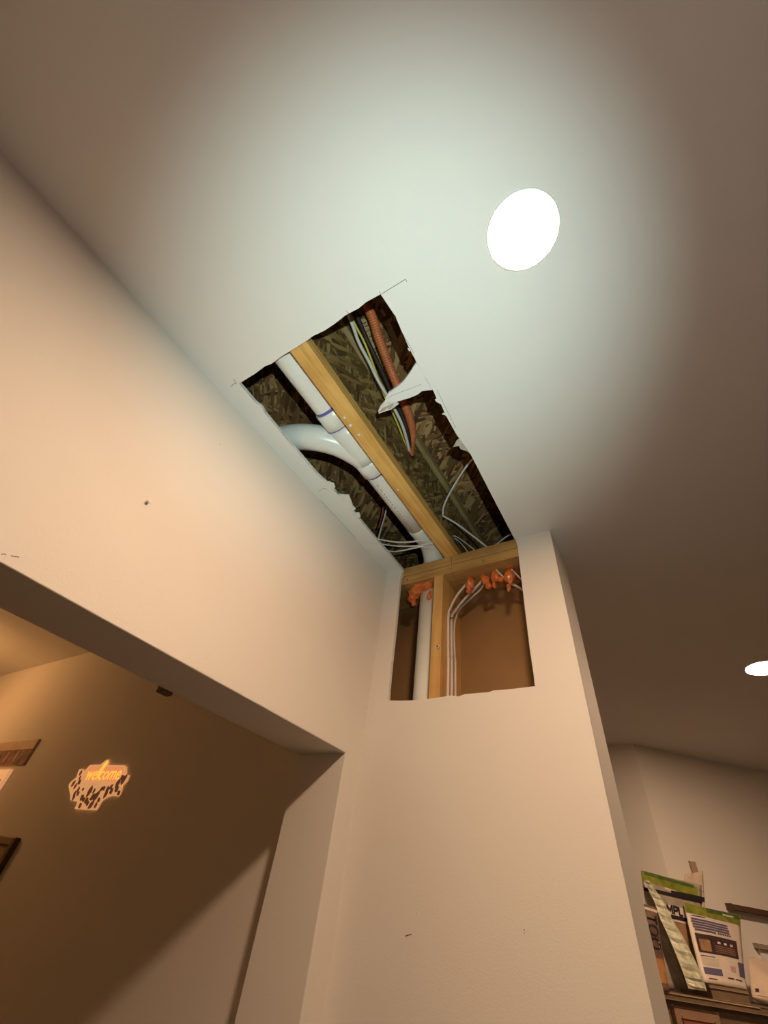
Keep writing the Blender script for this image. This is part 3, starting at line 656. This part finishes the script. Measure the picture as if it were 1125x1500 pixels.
def pouch(name, label, cat, cs, th, M, grp=None, bulge=.6, nu=14, nv=20, waves=0.0):
    """filled stand-up bag; cs = TL, TR, BR, BL corners of the front sheet"""
    TL, TR, BR, BL = [Vector(c) for c in cs]
    n = (TR - TL).cross(BL - TL).normalized()
    if n.dot(O - TL) < 0: n = -n
    base = (TL + TR + BR + BL) / 4
    t = thing(name, label, cat, (BL + BR) / 2 - n * th / 2, grp)
    def S(u, v, side=1, off=0.0):      # u 0..1 left-right, v 0..1 bottom-top
        p = BL.lerp(BR, u).lerp(TL.lerp(TR, u), v)
        k = max(0, 4 * u * (1 - u)) ** .55
        prof = max(0, 1 - v) ** .7 * (.35 + .65 * min(1, max(0, v) * 6) ** .5)
        h = th * .5 * k * prof * bulge + waves * math.sin(u * 9 + v * 7) * k * (1 - v * .3) * v
        return p + n * (side * h - th * .3 * prof + off)
    bm = bmesh.new()
    F = [[bm.verts.new(S(i / nu, j / nv)) for i in range(nu + 1)] for j in range(nv + 1)]
    B = [[bm.verts.new(S(i / nu, j / nv, -1, -.003)) for i in range(nu + 1)] for j in range(nv + 1)]
    for G in (F, B):
        for j in range(nv):
            for i in range(nu): bm.faces.new((G[j][i], G[j][i + 1], G[j + 1][i + 1], G[j + 1][i]))
    rim = [(j, 0) for j in range(nv + 1)] + [(nv, i) for i in range(1, nu + 1)] + [(j, nu) for j in range(nv - 1, -1, -1)] + [(0, i) for i in range(nu - 1, 0, -1)]
    for a_, b_ in zip(rim, rim[1:] + rim[:1]): bm.faces.new((F[a_[0]][a_[1]], F[b_[0]][b_[1]], B[b_[0]][b_[1]], B[a_[0]][a_[1]]))
    link('sack', bm, M, t, True)
    def patch(nm, ua, ub, va, vb, MM, off=.0012, slant=0, parent=None):
        bm = bmesh.new(); k = 8
        G = [[bm.verts.new(S(ua + (ub - ua) * i / k, va + (vb - va) * j / k + slant * i / k, 1, off)) for i in range(k + 1)] for j in range(k + 1)]
        for j in range(k):
            for i in range(k): bm.faces.new((G[j][i], G[j][i + 1], G[j + 1][i + 1], G[j + 1][i]))
        return link(nm, bm, MM, t, True)
    return t, S, patch, n
GREEN = mat('bag_green', (.20, .22, .03), .35, var=.35, vscale=30); GREEND = mat('bag_dark_green', (.07, .12, .03), .35, var=.4, vscale=40)
BWHITE = mat('bag_white', (.62, .53, .45), .45, var=.08, vscale=20); BLUE = mat('bag_blue_print', (.10, .085, .16), .5); BLK = mat('bag_black', (.025, .02, .022), .3)
PLUM = mat('bag_plum_panel', (.055, .03, .035), .35, var=.3, vscale=60); BGREY = mat('bag_grey', (.34, .29, .22), .4, var=.25, vscale=30); BRN = mat('bag_brown', (.28, .16, .08), .5, var=.2, vscale=20)
DARKB = mat('bag_dark', (.13, .075, .05), .4, var=.6, vscale=16); TAN = mat('bag_tan', (.66, .52, .40), .7, var=.1, vscale=14); PALEG = mat('bag_pale_green', (.50, .50, .36), .4, var=.3, vscale=50)

def surf_text(txt, S, ua, ub, va, vb, M, parent, off, vertical=False):
    me = text_mesh(txt, 1.0, 0.0, 0, bold=.004)
    xs_ = [v.co.x for v in me.vertices]; ys_ = [v.co.y for v in me.vertices]
    x0, x1, y0, y1 = min(xs_), max(xs_), min(ys_), max(ys_)
    for v in me.vertices:
        a_ = (v.co.x - x0) / (x1 - x0); b_ = (v.co.y - y0) / (y1 - y0)
        v.co = S(ua + (ub - ua) * b_, vb - (vb - va) * a_, 1, off) if vertical else S(ua + (ub - ua) * a_, va + (vb - va) * b_, 1, off)
    me.materials.clear(); me.materials.append(M)
    o = bpy.data.objects.new('lettering', me); COL.objects.link(o); o.parent = parent; o.matrix_parent_inverse = Matrix.Translation(-Vector(parent.location)); return o
# shallow box under the right-hand bag
ub0 = loc2(onw(1034, 1440, .32))[0]
hz = onw(1034, 1440, .34).z; hz = max(hz, ZC + .03)
bx = thing('shallow_box', 'dark brown flat box on the cabinet under the blue printed bag', 'box', at2((ub0 + ue) / 2, .2, ZC))
b2('box_body', ub0, ue - .015, .14, .335, ZC + .0005, hz - .012, DK, bx, .003); b2('box_lid', ub0 - .003, ue - .012, .137, .338, hz - .012, hz, mat('box_lid', (.24, .16, .10), .6), bx, .002)

# bag D, tan paper bag behind
t, S, patch, n = pouch('paper_bag', 'plain tan paper bag with folded top behind the zip bags', 'bag', [onw(1004, 1281, .07), onw(1030, 1276, .07), onw(1042, 1440, .09), onw(985, 1440, .09)], .05, TAN, waves=.003)
patch('fold_line', .02, .98, .79, .80, SCUFF)
tag(b2('paper_tag', loc2(onw(1014, 1263, .03))[0], loc2(onw(1022, 1263, .03))[0], .004, .012, onw(1020, 1282, .03).z, onw(1018, 1262, .03).z, mat('tag_tan', (.42, .28, .2), .7), None), 'small brown tag on the wall above the tan paper bag', 'tag')
# bag B
t, S, patch, n = pouch('zip_bag', 'grey zip bag with green top, black zip strip and letters MPL', 'bag', [onw(939, 1275, .21), onw(1028, 1297, .17), onw(1037, 1452, .22), onw(972, 1446, .30)], .07, BGREY, waves=.003)
patch('green_top', 0, .92, .895, 1.0, GREEN, slant=-.03); patch('green_top', .05, .86, .965, 1.0, GREEND, .002, -.02)
patch('crinkled_band', .35, .7, .86, .885, TAN, .0015, -.02)
patch('zip_strip', 0, 1.0, .80, .835, BLK, .003, .005); patch('zip_strip', .45, 1.04, .815, .865, BLK, .0045, .01)
patch('label_patch', .29, .84, .56, .71, BWHITE, .003)
patch('label_strip', .38, .84, .58, .618, BLK, .004)
patch('window_patch', .45, .9, .08, .55, BRN, .003)
bm = bmesh.new(); lv0, lv1 = .632, .705                       # block letters M P L printed on the curved label
for u_, strokes in ((.33, ((0, 0, 0, 1), (0, 1, .5, .3), (.5, .3, 1, 1), (1, 1, 1, 0))), (.445, ((0, 0, 0, 1), (0, 1, .8, .95), (.8, .95, .8, .5), (.8, .5, 0, .45))), (.54, ((0, 1, 0, 0), (0, 0, .75, 0)))):
    for xa, ya, xb, yb in strokes:
        A = S(u_ + xa * .082, lv0 + (lv1 - lv0) * ya, 1, .0065); B = S(u_ + xb * .082, lv0 + (lv1 - lv0) * yb, 1, .0065)
        dv = (B - A).normalized(); sd = dv.cross(n).normalized() * .0032; A = A - dv * .002; B = B + dv * .002
        q_ = [A + sd, B + sd, B - sd, A - sd]
        f = bm.faces.new([bm.verts.new(p) for p in q_]); bm.faces.new([bm.verts.new(p + n * .0012) for p in q_])
link('lettering', bm, BLK, t)['label'] = 'black letters MPL'
# the long pale folded gusset of that bag
bm = bmesh.new()
gp = [onw(x, y, d) for x, y, d in ((947, 1290, .25), (956, 1305, .26), (966, 1322, .275), (976, 1346, .29), (989, 1370, .31), (1003, 1400, .33), (1015, 1428, .345), (1022, 1450, .35))]
wd = [.014, .022, .028, .034, .040, .044, .047, .044]
sm = smooth_path(gp, 5); rg = []
for i, p in enumerate(sm):
    k = i / (len(sm) - 1) * (len(wd) - 1); j = min(int(k), len(wd) - 2); ww = wd[j] + (wd[j + 1] - wd[j]) * (k - j)
    zz = .004 * math.sin(i * 1.9)
    rg.append([bm.verts.new(p + W2U * a_ * ww + W2N * (b_ + (zz if abs(a_) < .5 else 0))) for a_, b_ in ((-1, 0), (-.4, .010), (.4, .012), (1, .0), (.3, -.012), (-.3, -.012))])
for A, B in zip(rg, rg[1:]):
    for k in range(6): bm.faces.new((A[k], A[(k + 1) % 6], B[(k + 1) % 6], B[k]))
bm.faces.new(rg[0]); bm.faces.new(rg[-1])
link('side_gusset', bm, PALEG, t)['label'] = 'long pale green folded gusset'
# bag A, dark one at the left
t, S, patch, n = pouch('snack_bag', 'dark brown printed bag at the left, half hidden by the stub wall', 'bag', [onw(925, 1318, .30), onw(962, 1330, .30), onw(983, 1453, .37), onw(945, 1446, .37)], .05, DARKB, waves=.002)
patch('cream_band', 0, 1, .93, .965, BWHITE, .0015, .0)
surf_text('TOO', S, .50, .92, .45, .88, BLK, t, .003, True)
patch('orange_patch', .5, .95, .08, .35, mat('bag_orange', (.34, .15, .05), .5, var=.4, vscale=20), .0015)
# bag C
t, S, patch, n = pouch('zip_bag', 'white zip bag with green top, blue text and dark photo panel', 'bag', [onw(1002, 1322, .22), onw(1084, 1341, .14), onw(1099, 1450, .28), onw(1035, 1438, .33)], .075, BWHITE, waves=.0025)
patch('green_top', 0, 1, .865, 1.0, GREEN, .0012, -.02); patch('green_top', .38, .98, .93, .995, GREEND, .002, -.0)
patch('white_flash', .66, .86, .93, .955, BWHITE, .003)
for v0, ua, ub in ((.78, .06, .72), (.745, .05, .72), (.71, .06, .74), (.675, .06, .74), (.64, .08, .46)):
    patch('text_line', ua, ub, v0, v0 + .024, BLUE, .0015, -.005)
patch('text_line', .08, .32, .83, .845, BLUE)
for k in range(6): patch('text_mark', .50 + k * .045, .53 + k * .045, .636, .66, PLUM, .0015)
patch('photo_panel', .06, .86, .36, .60, PLUM, .0018)
patch('product_picture', .10, .30, .38, .53, BRN, .003)
for k in range(3): patch('white_dot', .44 + k * .13, .50 + k * .13, .50, .53, BWHITE, .003)
for k in range(4): patch('text_line', .38, .8, .39 + k * .025, .40 + k * .025, BRN, .0026)
patch('text_line', .07, .34, .315, .325, BLUE); patch('text_block', .06, .42, .10, .18, BLUE); patch('text_block', .82, .98, .14, .32, BLUE)
patch('text_mark', .52, .66, .085, .10, PLUM); patch('text_mark', .70, .86, .085, .10, PLUM); patch('text_mark', .10, .28, .045, .055, PLUM); patch('text_mark', .62, .74, .18, .25, mat('faint_red', (.5, .3, .25), .5)); patch('text_block', .08, .4, .21, .30, mat('faint_grey', (.52, .45, .37), .5))
# clear crumpled bag at the right edge
t, S, patch, n = pouch('paper_bag', 'crumpled pale bag to the right of the blue printed bag', 'bag', [onw(1096, 1402, .12), onw(1150, 1410, .10), onw(1160, 1474, .22), onw(1104, 1458, .26)], .08, TAN, waves=.006)
patch('dark_spot', .08, .17, .14, .22, PLUM, .003); patch('white_crease', .1, .6, .04, .06, BWHITE, .003)
# wall ledge and small thing on the angled wall
a = onw(1066, 1324, .02); b = onw(1125, 1337, .02); ua = loc2(a)[0]
lz = a.z
tag(b2('wall_ledge', ua, ua + .9, 0.0005, .045, lz - .022, lz, mat('ledge_dark', (.10, .05, .03), .45, var=.2, vscale=20), None, .003), 'narrow dark ledge on the angled wall', 'shelf')
a = onw(1109, 1382, .03); ua = loc2(a)[0]
fg = thing('wall_hook_rail', 'small grey rail on the angled wall at the right frame edge', 'rail', at2(ua + .1, .02, a.z))
b2('rail', ua, ua + .3, .0005, .03, a.z - .018, a.z, mat('rail_grey', (.35, .27, .2), .5), fg); b2('card', ua + .02, ua + .25, .001, .012, a.z - .07, a.z - .018, TRIMW, fg)
